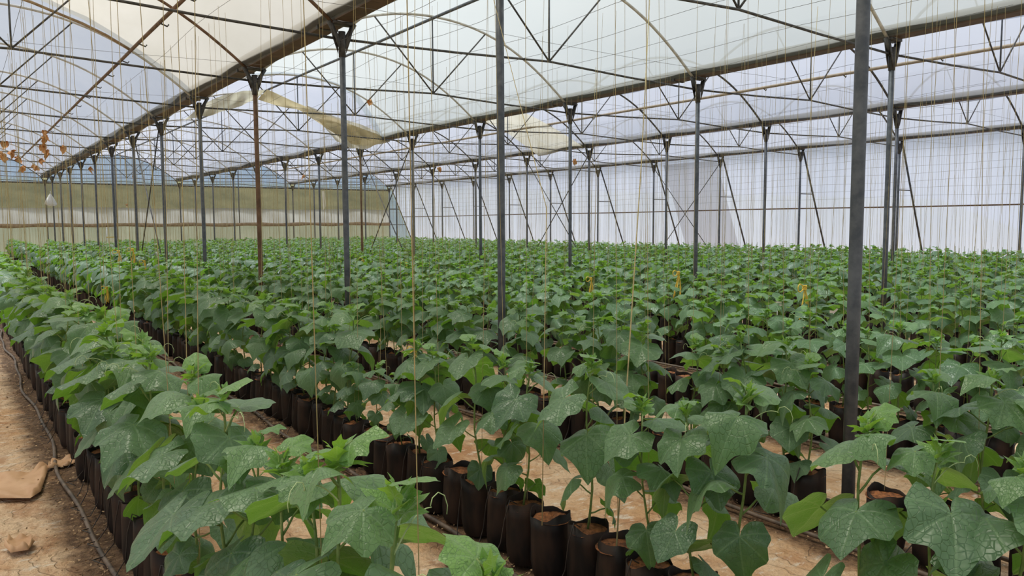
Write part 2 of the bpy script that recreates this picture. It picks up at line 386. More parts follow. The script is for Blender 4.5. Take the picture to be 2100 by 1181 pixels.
# ------------------------------------------------------------------ posts with brackets
def post_mesh(rust):
    m = M['rust'] if rust else M['steel']
    a = MB().tube([(0, 0, 0), (0, 0, 1.2), (0, 0, 2.4), (0, 0, ZG-.14)], .0315, 16)
    b = MB(); b.tube([(0, 0, ZG-.37), (0, 0, ZG-.10)], .039, 14)
    b.box((0, 0, ZG-.015), (.22, .12, .03))
    for s in (-1, 1):
        for yy in (-.03, .03):
            q = [(s*.034, ZG-.33), (s*.085, ZG-.19), (s*.13, ZG-.03), (s*.105, ZG-.03), (s*.062, ZG-.15), (s*.034, ZG-.20)]
            b.prism(q if s > 0 else q[::-1], (0, 0), yy-.004, yy+.004)
        b.tube([(s*.03, 0, ZG-.20), (s*.15, 0, ZG-.005)], .025, 10)
        b.tube([(s*.06, -.04, ZG-.17), (s*.06, .04, ZG-.17)], .008, 6)
    return a.mesh('pole', m), b.mesh('bracket', M['steel_dark']), MB().tube([(0, 0, -.01), (0, 0, .05)], .06, 12).mesh('footing', M['floor'])
PM = {0: post_mesh(False), 1: post_mesh(True)}
RUSTY = {(1, 3), (2, 6)}
for g in range(1, 5):
    cnt = 0
    for n in range(0, 14):
        p = pix(GX(g), YN(n), 2.0)
        if not (-30 < p[0] < 2160 and p[2] > 0): continue
        cnt += 1
        ru = (g, n) in RUSTY
        lab = 'galvanised steel post under the %s gutter, %s post from the camera' % (GORD[g].split()[0], ORD[cnt])
        if (g, n) == (1, 0): lab = 'thick grey steel post standing nearest the camera on the right'
        if ru: lab = 'rusty brown '+lab[11:]
        r = tag(empty('steel_post', (GX(g), YN(n), 0)), lab, 'post', 'posts under the %s gutter' % GORD[g].split()[0])
        link('pole', PM[ru][0], r); link('bracket', PM[ru][1], r)
        if n < 2: link('footing', PM[ru][2], r)
def SLX(z): return GX(4)+.10+(3.72-z)*.425
cnt = 0
for n in range(1, 14):
    p = pix(GX(4)+.7, YN(n), 2.0)
    if not (0 < p[0] < 2130 and p[2] > 0): continue
    cnt += 1
    r = tag(empty('slanted_strut', (SLX(0), YN(n), 0)), 'slanted steel strut propping the side wall, %s from the camera' % ORD[cnt], 'strut', 'slanted struts along the side wall')
    obj('strut_pipe', MB().tube([(0, 0, 0), (SLX(3.62)-SLX(0), 0, 3.62)], .026, 10), M['steel_dark'], r)
    obj('tie_bar', MB().tube([(GX(4)-SLX(0)+.03, 0, 2.38), (SLX(2.38)-SLX(0), 0, 2.38)], .013, 8), M['steel_dark'], r)
# crossed bracing rods between posts 5 and 6 of every line
for g in range(1, 5):
    for k, (a, b_) in enumerate(((5, 6), (6, 5))):
        dx = .045 if k else -.045
        o = obj('bracing_rod', MB().tube([(GX(g)+dx, YN(a), 3.45), (GX(g)+dx, YN(b_), .12)], .013, 8), M['steel_dark'])
        tag(o, 'thin diagonal bracing rod %s under the %s gutter' % ('leaning away from the camera' if k else 'leaning towards the camera', GORD[g].split()[0]), 'bracing rod', 'diagonal bracing rods')
# ridge purlins and film pipes
def pipe(name, x, z, y0, y1, r, mat, label, cat):
    mb = MB(); N = int((y1-y0)/1.5)
    mb.tube([(x, y0+(y1-y0)*i/N, z+.004*math.sin(i*1.7)) for i in range(N+1)], r, 10)
    return tag(obj(name, mb, mat), label, cat)
pipe('ridge_pipe', GX(0)+BW/2, archz(0)-.03, 6, YB, .02, M['steel'], 'straight steel ridge pipe under the crown of the left bay', 'roof pipe')
pipe('ridge_pipe', GX(1)+BW/2, archz(0)-.035, 4, YB, .024, M['steel'], 'straight grey ridge pipe under the crown between the first and second gutters', 'roof pipe')
pipe('vent_pipe', 2.50, archz(2.50-.688)-.03, 6, 38, .026, M['rust'], 'rusty brown vent pipe running across the arches beside the first gutter', 'roof pipe')
pipe('vent_pipe', 13.95, archz(13.95-12.136)-.03, 2, YB, .030, M['rail_dusty'], 'dusty beige film-wrapped pipe running across the arches between the second and third gutters', 'roof pipe')
for x, ys_, lab in ((2.50, [7.3+1.5*i for i in range(14)], 'left'), (13.95, [3.2+1.8*i for i in range(12)], 'right')):
    par = [o for o in COL.objects if o.name.startswith('vent_pipe')][0 if lab == 'left' else 1]
    mb = MB()
    z = archz(1.812)-.03
    for y in ys_: mb.tube([(x-.02, y, z-.02), (x+.09, y+.02, z-.05), (x+.11, y+.02, z-.02)], .011, 6)
    obj('film_clip', mb, M['steel_dark'], par)

# ------------------------------------------------------------------ roof film
def roof(b, y0f, y1f, mat, s0=0., s1=1., dz=.026, sag=.05, ns=24, name='ceiling'):
    xs = np.linspace(GX(b)+.13+(BW-.26)*s0, GX(b)+.13+(BW-.26)*s1, ns+1); G = []
    for x in xs:
        ya, yb = (y0f(x) if callable(y0f) else y0f), (y1f(x) if callable(y1f) else y1f)
        N = 60; row = []
        for i in range(N+1):
            y = ya+(yb-ya)*i/N; fr = ((y-Y0)/DY) % 1
            row.append((x, y, archz(x-GX(b)-BW/2)+dz-sag*math.sin(math.pi*fr)**2*(.7+.3*math.sin(x*5+y))+.006*math.sin(9*x+4*y)))
        G.append(row)
    mb = MB().grid(np.array(G)); return tag(obj(name, mb, mat), kind='structure')
def cream_edge(x): return float(np.interp(x, [-2.2, .55, 1.5, 2.49, 3.5], [9.8, 12.9, 13.7, 14.1, 14.1]))
roof(0, -2, cream_edge, M['film_cream'], sag=.03)
roof(0, lambda x: cream_edge(x)-.25, YB, M['film_blue'], dz=.05)
def white_edge(x): return float(np.interp(x, [3.6, 5.2, 6.4, 7.8, 9.2], [14.3, 17.1, 17.3, 17.4, 18.7]))
roof(1, -2, white_edge, M['film_white'], sag=.02)
roof(1, lambda x: white_edge(x)-.3, YB, M['film_lav'], dz=.05)
roof(2, -4, YB, M['film_lav'])
roof(3, -4, YB, M['film_lav'])
# hems and sagging sheets
def sheet(name, top, bot, mat, label, nu=28, nv=8, wav=.05, seed=1):
    """a hanging sheet between two 3D polylines, crumpled"""
    rr = np.random.default_rng(seed); T = np.array([list(p) for p in top]); B = np.array([list(p) for p in bot])
    def samp(P, u):
        d = np.r_[0, np.cumsum(np.linalg.norm(np.diff(P, axis=0), axis=1))]; d /= d[-1]
        return np.array([np.interp(u, d, P[:, k]) for k in range(3)])
    ph = rr.uniform(0, 6, 6); G = []
    for i in range(nu+1):
        u = i/nu; a, b_ = samp(T, u), samp(B, u); row = []
        for j in range(nv+1):
            w = j/nv; p = a*(1-w)+b_*w
            p = p+np.array([.3, 1, .25])*wav*(math.sin(u*17+ph[0]+w*2)*w+.6*math.sin(u*31+ph[1]-w*5)*math.sin(w*3.0+ph[2]))
            row.append(p)
        G.append(row)
    return tag(obj(name, MB().grid(np.array(G)), mat), label, 'plastic sheet')
# hem of the cream sheet in the left bay
hp = []
for x in np.linspace(-2.0, 2.49, 14):
    hp.append((x, cream_edge(x)-.03, archz(x-.688)+.0-.10*math.sin(math.pi*(x+2)/4.49)))
tag(obj('film_hem', MB().tube(hp, .022, 8), M['brown_cloth']), 'tan rolled hem along the sagging edge of the cream roof sheet, top left', 'film hem')
top = [at_y(548, 183, 15.6), at_y(600, 207, 16.2), at_y(650, 228, 16.9), at_y(710, 252, 17.6), at_y(760, 270, 18.2), at_y(806, 284, 18.7)]
bot = [at_y(528, 203, 15.4), at_y(572, 219, 15.9), at_y(612, 224, 16.5), at_y(668, 262, 17.2), at_y(722, 296, 17.7), at_y(760, 300, 18.3)]
sheet('torn_film_flap', top, bot, M['film_fold'], 'yellowed torn strip of roof film hanging in folds between the first and second gutters', wav=.06)
top = [at_y(628, 216, 16.9), at_y(690, 240, 17.5), at_y(740, 255, 18.0), at_y(800, 281, 18.6)]
bot = [at_y(690, 290, 17.3), at_y(722, 304, 17.6), at_y(745, 306, 18.0), at_y(798, 290, 18.6)]
sheet('torn_film_flap', top, bot, M['film_flap'], 'pale sagging film below the yellowed torn strip, reaching down to the second gutter', wav=.08, seed=4)
top = [at_y(418, 212, 14.6), at_y(455, 196, 14.9), at_y(500, 186, 15.2), at_y(545, 184, 15.6)]
bot = [at_y(378, 246, 14.4), at_y(425, 238, 14.7), at_y(480, 222, 15.0), at_y(526, 204, 15.4)]
sheet('torn_film_flap', top, bot, M['film_flap'], 'pale cream film end sagging beside the first gutter, left of the rusty post', wav=.07, seed=6)
G_ = []
for x in np.linspace(13.2, 14.9, 9):
    G_.append([(x, y, archz(x-12.136)-.03-.05*math.sin(y*2+x*3)) for y in np.linspace(17.2+(14.9-x)*.4, 20.2-(x-13.2)*.5, 14)])
tag(obj('torn_film_flap', MB().grid(np.array(G_)), M['film_flap']), 'cream patch of old film lying on the roof between the second and third gutters', 'plastic sheet')

# ------------------------------------------------------------------ walls
def wall_grid(name, f, mat, nu=40, nv=10):
    G = [[f(i/nu, j/nv) for j in range(nv+1)] for i in range(nu+1)]
    return tag(obj(name, MB().grid(np.array(G)), mat), kind='structure')
wy0 = -2.0
wall_grid('wall_right', lambda u, v: (SLX(3.72*v)+.04+.012*math.sin(u*170+v*3), wy0+(YB+.1-wy0)*u, 3.72*v), M['film_side'], 160, 10)
wall_grid('wall_right', lambda u, v: (SLX(.4+3.2*v)+.022+.01*math.sin(u*17), 17.4+2.4*u, .4+3.2*v), M['film_side_warm'], 12, 8)
xl, xr = GX(0), GX(4)
def band(z0, z1, mat, dy=0., amp=.02, x0=xl, x1=xr, name='wall_back'):
    return wall_grid(name, lambda u, v: (x0+(x1-x0)*u, YB+.10+dy+amp*math.sin(u*60+v*4), z0+(z1-z0)*v+(.025*math.sin(u*23) if v > .99 else 0)), mat, 100, 6)
band(-.02, 1.50, M['curtain_green']); band(1.50, 2.36, M['curtain_grey'], -.03); band(2.30, 3.46, M['net'], .02, .01)
for b in range(4):
    wall_grid('wall_back', lambda u, v: (GX(b)+.1+(BW-.2)*u, YB+.12, 3.46+(archz((GX(b)+.1+(BW-.2)*u)-GX(b)-BW/2)-3.46)*v), M['film_gable'], 30, 4)
wall_grid('wall_back', lambda u, v: (xr+(SLX(3.7*v)-xr)*u, YB+.10, 3.7*v), M['film_gable'], 6, 12)
wall_grid('added_screen_left', lambda u, v: (xl-.1, 3+(YB-3)*u, 3.7*v), M['film_white'], 20, 6)  # unseen film screen, added to temper sky light from the open left
# wall rails
def rail(name, P, r, mat, label): return tag(obj(name, MB().tube(P, r, 8), mat), label, 'rail')
rail('wall_rail', [(SLX(1.95)+.005, 1.0+i*2, 1.95+.01*math.sin(i)) for i in range(21)], .019, M['rust'], 'long horizontal rusty rail halfway up the sloped side wall')
rail('wall_rail', [(xl, YB+.03, 3.47), (xr, YB+.03, 3.47)], .035, M['steel_dark'], 'dark horizontal beam along the top of the netting on the back wall')
rail('wall_rail', [(xr, YB+.03, 1.50), (SLX(1.5), YB+.03, 1.50)], .022, M['steel'], 'short rail across the narrow corner panel, back right')
rail('wall_rail', [(xr, YB+.03, 2.42), (SLX(2.42), YB+.03, 2.42)], .018, M['steel'], 'upper short rail across the narrow corner panel, back right')
rr_ = np.random.default_rng(3)
P = [(x, YB-.02, 1.55+.02*math.sin(x*2.1)) for x in np.linspace(xl, xr-.05, 60)]
tag(obj('rolled_curtain', MB().tube(P, [.085+.012*math.sin(i*1.3)+.01*rr_.random() for i in range(60)], 10), M['brown_cloth']), 'dusty brown rolled-up curtain lying along the middle of the back wall', 'curtain')
cnt = 0
for b in range(4):
    cnt += 1
    x = GX(b)+BW/2
    if b == 0: continue
    tag(obj('end_wall_post', MB().tube([(x, YB-.0, 0), (x, YB-.0, archz(0))], .03, 10), M['steel']), 'thin end-wall post reaching the crown of the %s' % BAYN[b], 'post', 'end wall posts')

# ------------------------------------------------------------------ crop wires
def wires():
    k = 0
    for i, x in enumerate([-.75, .62]+[r for r in ROWX[1:]]+[3.45+.72, 4.94+.72, 7.0, 12.2, 13.6, 16.5]):
        y0 = max(1.5, (x-.2)*.42); mb = MB(); P = []
        for j in range(60):
            y = y0+(YB-y0)*j/59; fr = ((y-Y0)/DY) % 1
            P.append((x+.015*math.sin(j*.9+i), y, 3.50-.045*math.sin(math.pi*fr)**2*(1+.5*math.sin(i*2.2))))
        mb.tube(P, .0020, 4, cap=False)
        o = obj('crop_wire', mb, M['wire']); tag(o, 'thin crop wire strung lengthwise under the roof trusses above the plant rows', 'wire', 'lengthwise crop wires')
    for n in range(1, 13):
        for b in (0, 2):
            y = YN(n)+1.5; x0, x1 = (GX(0), GX(2)) if b == 0 else (GX(2), GX(4))
            P = [(x0+(x1-x0)*j/24, y+.02*math.sin(j), 3.46-.05*math.sin(math.pi*j/12)**2) for j in range(25)]
            p = pix((x0+x1)/2, y, 3.4)
            if not (-200 < p[0] < 2500 and -200 < p[1]): continue
            tag(obj('cross_wire', MB().tube(P, .0018, 4, cap=False), M['wire']), 'thin cross wire strung sideways between the gutters, halfway between two trusses', 'wire', 'sideways cross wires')
    # training wires stretched across the far side bay
    for i in range(7):
        z = 2.2+.2*i
        P = [(GX(4)-.06-.15*(i % 2), 4+37*j/40, z+.02*math.sin(j*1.1+i)) for j in range(41)]
        tag(obj('side_wire', MB().tube(P, .0022, 4, cap=False), M['wire']), 'thin horizontal wire strung along the line of farthest posts', 'wire', 'wires along the farthest posts')
wires()

# ------------------------------------------------------------------ cucumber plants
OA = np.radians([-176, -158, -132, -112, -92, -74, -56, -38, -20, 0, 20, 38, 56, 74, 92, 112, 132, 158, 176])
OR_ = np.array([.10, .52, .74, .72, .80, .79, .90, .80, .84, 1.10, .84, .80, .90, .79, .80, .72, .74, .52, .10])
def leaf_mb(nang, radii, seed, droop=.35, fold=.12, tint=0.):
    """blade of unit length: sinus at origin, tip along +y, top side +z"""
    r = np.random.default_rng(seed); th = np.linspace(-math.radians(174), math.radians(174), nang)
    # include the lobe tips
    R = np.interp(th, OA, OR_)
    if nang > 14: R = R*(1+.018*np.sin(th*37+seed))*(1+.05*r.normal()*np.sin(th*2+r.uniform(0, 6)))
    ph = r.uniform(0, 6.28, 5); V = [(0, 0, 0)]; 
    for q in radii:
        x = np.sin(th)*R*q; y = np.cos(th)*R*q; rho = np.hypot(x, y)
        z = -droop*rho**1.7*(1+.45*np.cos(th*2+ph[0])+.25*np.sin(3*th+ph[1]))
        z += fold*np.abs(x)*(1-.8*rho) + .045*q*np.cos(th/.92*2*np.pi)*-1*rho
        z += .05*rho**2*np.sin(th*7+ph[2])+.03*rho*np.sin(y*9+ph[3])*np.cos(x*8+ph[4])
        V += list(zip(x, y, z))
    V = np.array(V); a = np.arange(nang-1); fs = [np.stack([np.zeros(nang-1, int), 1+a+1, 1+a], 1)]
    q4 = []
    for i in range(len(radii)-1):
        o1 = 1+i*nang; o2 = 1+(i+1)*nang; q4.append(np.stack([o1+a, o1+a+1, o2+a+1, o2+a], 1))
    if q4: fs.append(np.vstack(q4))
    mb = MB(); mb.add(V, fs, V[:, :2].copy(), tint); return mb
def tip_mb(seed, nang=27, radii=(.3, .6, .85, 1.)):
    global OR_
    keep = OR_; OR_ = np.array([.08, .40, .62, .54, .52, .62, .95, .60, .62, 1.2, .62, .60, .88, .62, .52, .54, .62, .40, .08])
    m = leaf_mb(nang, radii, seed, droop=-.15+.25*(seed % 3), fold=.5); OR_ = keep; return m
TIPH = [tip_mb(70+i) for i in range(5)]; TIPM = [tip_mb(80+i, 19, (.5, 1.)) for i in range(3)]
HD = [leaf_mb(43, [.12, .28, .45, .62, .78, .90, 1.], 10+i, droop=[.18, .32, .5, .7, .25, .42, .6, .1][i], fold=[.1, .2, .05, .15, .3, .0, .22, .3][i]) for i in range(8)]
MD = [leaf_mb(19, [.3, .65, 1.], 10+i, droop=[.18, .32, .5, .7, .25, .42][i], fold=[.1, .2, .05, .15, .3, .0][i]) for i in range(6)]
LO = [leaf_mb(9, [.55, 1.], 10+i, droop=[.25, .45, .65, .4][i], fold=.12) for i in range(4)]
def basis(az, pitch, roll):
    """matrix columns: x side, y tip direction (az, pitched), z top normal"""
    y = np.array([math.cos(az)*math.cos(pitch), math.sin(az)*math.cos(pitch), math.sin(pitch)])
    x = np.array([math.sin(az), -math.cos(az), 0.]); z = np.cross(x, y)
    x2 = x*math.cos(roll)+z*math.sin(roll); z2 = np.cross(x2, y); return np.stack([x2, y, z2], 1)
def spec(seed, H, nleaf=11, z0=.25, big=1.0):
    r = random.Random(seed); L = []; pet = []
    sx, sy = r.uniform(-.05, .05), r.uniform(-.05, .05)
    def axis(z): w = (z-z0)/(H-z0); return np.array([sx*w+.012*math.sin(w*9+seed), sy*w+.012*math.cos(w*8+seed), z])
    az = r.uniform(0, 6.28)
    for i in range(nleaf):
        t = i/(nleaf-1); z = z0+.07+(H-z0-.11)*t**.92; az += 2.4+r.uniform(-.45, .45)
        S = np.interp(t, [0, .25, .6, .8, 1.], [.092, .138, .146, .112, .056])*r.uniform(.85, 1.18)*big
        pl = np.interp(t, [0, .3, .7, 1.], [.07, .12, .11, .04])*r.uniform(.8, 1.2)
        el = math.radians(np.interp(t, [0, .5, 1.], [20, 38, 60])+r.uniform(-12, 12))
        a = axis(z); d = np.array([math.cos(az)*math.cos(el), math.sin(az)*math.cos(el), math.sin(el)])
        mid = a+d*pl*.6; end = a+d*pl+np.array([math.cos(az), math.sin(az), -.2])*pl*.12
        pt = math.radians(np.interp(t, [0, .5, .85, 1.], [-48, -34, -8, 20])+r.uniform(-18, 18))
        B = basis(az+r.uniform(-.35, .35), pt, r.uniform(-.32, .32))
        tint = min(1., max(0., np.interp(t, [0, .6, .85, 1.], [.08, .0, .25, .85])+r.uniform(-.08, .14)))
        L.append((end, B, S, tint, r.randrange(100))); pet.append((a, mid, end, .0042*big if t < .9 else .0028))
    tip = axis(H-.04); T = []
    for i in range(7):
        a2 = i*2.4+r.uniform(-.5, .5); el = math.radians(np.interp(i, [0, 6], [22, 82])+r.uniform(-16, 16)); S = np.interp(i, [0, 6], [.058, .020])*r.uniform(.75, 1.25)*big
        T.append((tip+np.array([math.cos(a2)*.012, math.sin(a2)*.012, -.03+.009*i]), basis(a2, el, r.uniform(-.5, .5)), S, 1., r.randrange(100)))
    st = [axis(z0+(H-z0-.03)*k/8) for k in range(9)]
    tz = axis(H*.86); ta = r.uniform(0, 6.28); td = np.array([math.cos(ta), math.sin(ta), 0])
    tn = []
    for k in range(22):
        w = k/21; c_ = max(0, w-.72)*22
        tn.append(tz+td*(.15*w-.012*math.sin(c_)*(1 if w > .72 else 0))+np.array([0, 0, .06*math.sin(w*2.6)+.016*(1-math.cos(c_))]))
    return dict(leaves=L, pet=pet, tip=T, stem=st, tendril=tn, H=H)
def M4(e, B, S): m = np.eye(4); m[:3, :3] = B*S; m[:3, 3] = e; return m
def stem_mb(sp, n=7, pn=5):
    mb = MB(); mb.tube(sp['stem'], np.linspace(.0058, .0034, 9), n)
    for a, m_, e_, rr in sp['pet']: mb.tube([a, (a+m_)/2+np.array([0, 0, -.003]), m_, e_], [rr*.9, rr*.8, rr*.75, rr*.7], pn)
    return mb
def foliage_mb(sp, lib, tip=True, sub=None):
    mb = MB()
    tl = TIPH if lib is HD else TIPM if lib is MD else lib
    for q_, (e_, B, S, ti, k) in enumerate(sp['leaves']+(sp['tip'] if tip else [])):
        l = lib[k % len(lib)] if q_ < len(sp['leaves']) else tl[k % len(tl)]; mb.merge(l, M4(e_, B, S*(1 if sub is None else 1.25))); mb.ti[-1] = np.full(len(mb.v[-1]), ti)
    return mb
# bags
def bag_mb(n, seed, H=.275, r=.088, inner=True):
    rr = np.random.default_rng(seed); ang = np.arange(n)*2*np.pi/n; ph = rr.uniform(0, 6, 6)
    prof = [(r*.90, 0), (r*.97, .02), (r*1.02, .07), (r*1.0, .14), (r*.98, .21), (r*.97, H)]
    if inner: prof += [(r*.94, H-.002), (r*.95, H-.035)]
    wob = []
    for j, (q, z) in enumerate(prof):
        wob.append(.035*np.sin(2*ang+ph[0]+z*6)+.02*np.sin(5*ang+ph[1]+z*14)+.012*np.sin(9*ang+ph[2]-z*20)+(.008*rr.normal(size=n) if n > 12 else 0))
    mb = MB(); mb.lathe(prof, n, wob)
    v = mb.v[0]; top = (v[:, 2] > H-.01); v[top, 2] += .012*np.sin(2*np.arctan2(v[top, 1], v[top, 0])+ph[3])+.006*np.sin(5*np.arctan2(v[top, 1], v[top, 0])+ph[4])
    return mb
def soil_mb(n, seed, H=.275, r=.088):
    rr = np.random.default_rng(seed); V = [(0, 0, H-.022)]; ang = np.arange(n)*2*np.pi/n
    for q in (.5, .97): V += [(r*q*math.cos(a), r*q*math.sin(a), H-.026+.008*rr.normal()*(1 if q < .9 else .2)) for a in ang]
    k = np.arange(n); k2 = (k+1) % n
    return MB().add(np.array(V), [np.stack([np.zeros(n, int), 1+k, 1+k2], 1), np.stack([1+k, 1+n+k, 1+n+k2, 1+k2], 1)])
BAG = [bag_mb(28, i).mesh('grow_bag', M['bag']) for i in range(5)]
SOIL = [soil_mb(20, i).mesh('soil', M['soil']) for i in range(4)]
BAGM = [bag_mb(14, i).mesh('grow_bag', M['bag']) for i in range(4)]
# leaf blades for the near plants: one mesh per shape and age
TL = [0., .15, .35, .6, .95]
def tinted(mb, ti): n = MB(); n.merge(mb); n.ti = [np.full(len(n.v[0]), ti)]; return n
HDM = {(i, j): tinted(HD[i], TL[j]).mesh('leaf', M['leaf'], attrs=True) for i in range(8) for j in range(5)}
NEAR_H = 1.0
NSPEC = [spec(100+i, NEAR_H, 10 if i % 3 else 11) for i in range(9)]
near_lib = []
for i, sp in enumerate(NSPEC):
    near_lib.append(dict(stem=stem_mb(sp, 8, 6).mesh('stem', M['stem']),
                         tip=foliage_mb(dict(leaves=[], tip=sp['tip']), HD).mesh('shoot_tip', M['leaf'], attrs=True),
                         tendril=MB().tube(sp['tendril'], np.linspace(.0018, .0009, 22), 5).mesh('tendril', M['tendril']),
                         leaves=[(Matrix([list(M4(e_, B, S)[q]) for q in range(4)]), HDM[(k % 8, int(np.argmin([abs(ti-x) for x in TL])))]) for e_, B, S, ti, k in sp['leaves']]))
mid_lib = []
for i in range(10):
    sp = spec(300+i, NEAR_H, 10)
    mid_lib.append((stem_mb(sp, 5, 4).mesh('stem', M['stem']), foliage_mb(sp, MD).mesh('foliage', M['leaf'], attrs=True), MB().tube(sp['tendril'], .0016, 4).mesh('tendril', M['tendril'])))
far_a = []; far_b = []
for i in range(8):
    sp = spec(500+i, NEAR_H, 9); mb = foliage_mb(sp, LO); far_a.append(mb)
    sp = spec(600+i, NEAR_H, 8); sp['tip'] = sp['tip'][:3]; far_b.append(foliage_mb(sp, LO))
far_stem = MB().tube([(0, 0, .25), (0, 0, .95)], .005, 3, cap=False)
far_bag = bag_mb(8, 3, inner=False)
far_soil = soil_mb(8, 3)

def wid(s, loc): return min(s*(1.17 if loc[0] < 1.2 and loc[1] > 4.2 else .98 if loc[0] < 1.2 else .96 if loc[1] < 3.6 and loc[0] < 2.6 else 1.10), 1.2)
def near_plant(loc, rz, s, i, tilt):
    r = empty('potted_cucumber_plant', loc); lib = near_lib[i % len(near_lib)]
    b = link('grow_bag', BAG[i % 5], r); b.rotation_euler = (tilt[0], tilt[1], rz*2); so = link('soil', SOIL[i % 4], b)
    rot = Matrix.Rotation(rz, 4, 'Z'); sc = Matrix.Diagonal((wid(s, loc), wid(s, loc), s, 1)); shift = Matrix.Translation((0, 0, .25*(1-s)))
    base = shift @ rot @ sc
    for nm in ('stem', 'tip', 'tendril'):
        o = link({'tip': 'shoot_tip'}.get(nm, nm), lib[nm], r); o.matrix_local = base
    for mt, me in lib['leaves']:
        o = link('leaf', me, r); o.matrix_local = base @ mt
    return r
def mid_plant(loc, rz, s, i, tilt):
    r = empty('potted_cucumber_plant', loc); st, fo, te = mid_lib[i % len(mid_lib)]
    b = link('grow_bag', BAGM[i % 4], r); b.rotation_euler = (tilt[0], tilt[1], rz*2); link('soil', SOIL[i % 4], b)
    base = Matrix.Translation((0, 0, .25*(1-s))) @ Matrix.Rotation(rz, 4, 'Z') @ Matrix.Diagonal((wid(s, loc), wid(s, loc), s, 1))
    for nm, me in (('stem', st), ('foliage', fo), ('tendril', te)):
        o = link(nm, me, r); o.matrix_local = base
    return r

slots = []
for k, rx in enumerate(ROWX):
    y = .50 if k == 0 else max(.62, rx*.34-.5)
    j = 0
    while y < YB-.5:
        if k == 1 and abs(y-4.0) < .01: pass
        hs = {0: 1.02, 1: .93, 2: .86}.get(k, .83)+RG.uniform(-.09, .09)
        jx = RG.uniform(-.025, .025)
        slots.append([rx+jx, y, hs, k, j]); j += 1
        y += RG.uniform(.185, .215) if k != 0 else RG.uniform(.19, .23)
# near plants set out one by one; some bags of the second row stand empty
slots = [q_ for q_ in slots if not (q_[3] == 0 and q_[1] < 1.9)]
for y_, h_ in ((.72, 1.07), (.97, 1.03), (1.27, 1.09), (1.56, 1.10), (1.72, 1.0)): slots.append([.65, y_, h_, 0, 0])
for s_ in slots:
    if s_[3] == 1 and 3.8 < s_[1] < 4.6: s_[2] = .54+.05*RG.random()
def vis(x, y):
    for z in (.1, .6, 1.0):
        p = pix(x, y, z)
        if p[2] > .3 and -140 < p[0] < 2240 and p[1] < 1330: return p[2]
    return None
vs = []
for s_ in slots:
    d = vis(s_[0], s_[1])
    if d: vs.append((d, s_))
vs.sort(key=lambda q: q[0])
# leave the stretch right at a post clear
vs = [q for q in vs if not any(abs(q[1][0]-GX(g)) < .14 and abs((q[1][1]-Y0+DY/2) % DY-DY/2) < .11 for g in range(1, 5))]
ROWN = ['row beside the bare path', 'second row from the path', 'third row with the posts'] + ['%s row from the path' % ORD[i] for i in range(4, 15)]
UNIQ = {0: 'cucumber plant nearest the camera, its shoot tip just rising over the bottom edge'}
n_ind = 0; mbp = MB(); mbf = MB(); mbs = MB(); mbst = MB(); nearslots = []
for q, (d, (x, y, hs, k, j)) in enumerate(vs):
    rz = RG.uniform(0, 6.28); tilt = (RG.uniform(-.05, .05), RG.uniform(-.05, .05))
    if q < 420 and (RG.random() < (.42 if k == 1 and 1.2 < y < 4.4 else .16)) and not (k == 0 and y < 2):
        o = empty('grow_bag', (x, y, 0)); b = link('bag_wall', BAG[q % 5], o); b.rotation_euler = (*tilt, rz); link('soil', SOIL[q % 4], o)
        tag(o, 'black grow bag of bare soil without a plant in the %s' % ROWN[k], 'grow bag', 'empty grow bags in the '+ROWN[k]); continue
    n_ind += 1
    if n_ind <= 300:
        f = near_plant if d < 5.2 else mid_plant
        vi = RG.randrange(1000); lx = ly = 0
        if k == 0 and y < 2:      # these near shoots stand upright over their place in the row
            tp = NSPEC[vi % 9]['stem'][-1]*wid(hs, (x, y)); lx = tp[0]*math.cos(rz)-tp[1]*math.sin(rz); ly = tp[0]*math.sin(rz)+tp[1]*math.cos(rz)
        o = f((x-lx, y-ly, 0), rz, hs, vi, tilt)
        tag(o, UNIQ.get(q, 'cucumber plant in a black bag, near stretch of the %s' % ROWN[k]), 'potted plant', 'near cucumber plants in the '+ROWN[k])
        if q in UNIQ: del o['group']
        nearslots.append((x, y, hs, k, d))
    else:
        a = rz; m = np.eye(4); c_, s2 = math.cos(a), math.sin(a)
        w = min(hs*1.2, 1.2); m[:3, :3] = np.array([[c_*w, -s2*w, 0], [s2*w, c_*w, 0], [0, 0, hs]]); m[:3, 3] = (x, y, .25*(1-hs))
        mbp.merge((far_a if d < 22 else far_b)[RG.randrange(8)], m)
        mt = np.eye(4); mt[:3, 3] = (x, y, 0); mbf.merge(far_bag, mt)
        if d < 24: mbs.merge(far_soil, mt); mbst.merge(far_stem, mt)
far = tag(empty('distant_plants', (0, 0, 0)), 'hundreds of distant cucumber plants in black grow bags filling the back of the greenhouse', 'plants', kind='stuff')
for nm, mb_, mt, at_ in (('foliage', mbp, 'leaf', True), ('grow_bag', mbf, 'bag', False), ('soil', mbs, 'soil', False), ('stem', mbst, 'stem', False)):
    o = obj(nm, mb_, M[mt], far, attrs=at_); o['kind'] = 'stuff'

# ------------------------------------------------------------------ support strings
def string_pts(x, y, top=3.47, bot=.3, lean=None):
    lx, ly = lean or (RG.uniform(-.10, .10), RG.uniform(-.12, .12))
    return [(x+lx, y+ly, top), (x+lx*.5+RG.uniform(-.006, .006), y+ly*.5, (top+bot)/2), (x, y, bot)]
cs = 0; rest = MB()
for q, (d, (x, y, hs, k, j)) in enumerate(vs):
    if RG.random() < .28: continue
    if d < 2.6: continue
    P = string_pts(x+.02, y+.015, 3.46, .27+.0)
    rad = .0013 if d < 9 else .0016
    if cs < 290:
        o = obj('support_string', MB().tube(P, rad, 4, cap=False), M['twine'])
        tag(o, 'thin tan string hanging over the near stretch of the %s' % ROWN[k], 'string', 'near support strings of the '+ROWN[k]); cs += 1
    else: rest.tube(P, rad, 3, cap=False)
tag(obj('distant_strings', rest, M['twine']), 'countless thin tan support strings hanging over the distant plants', 'strings', kind='stuff')
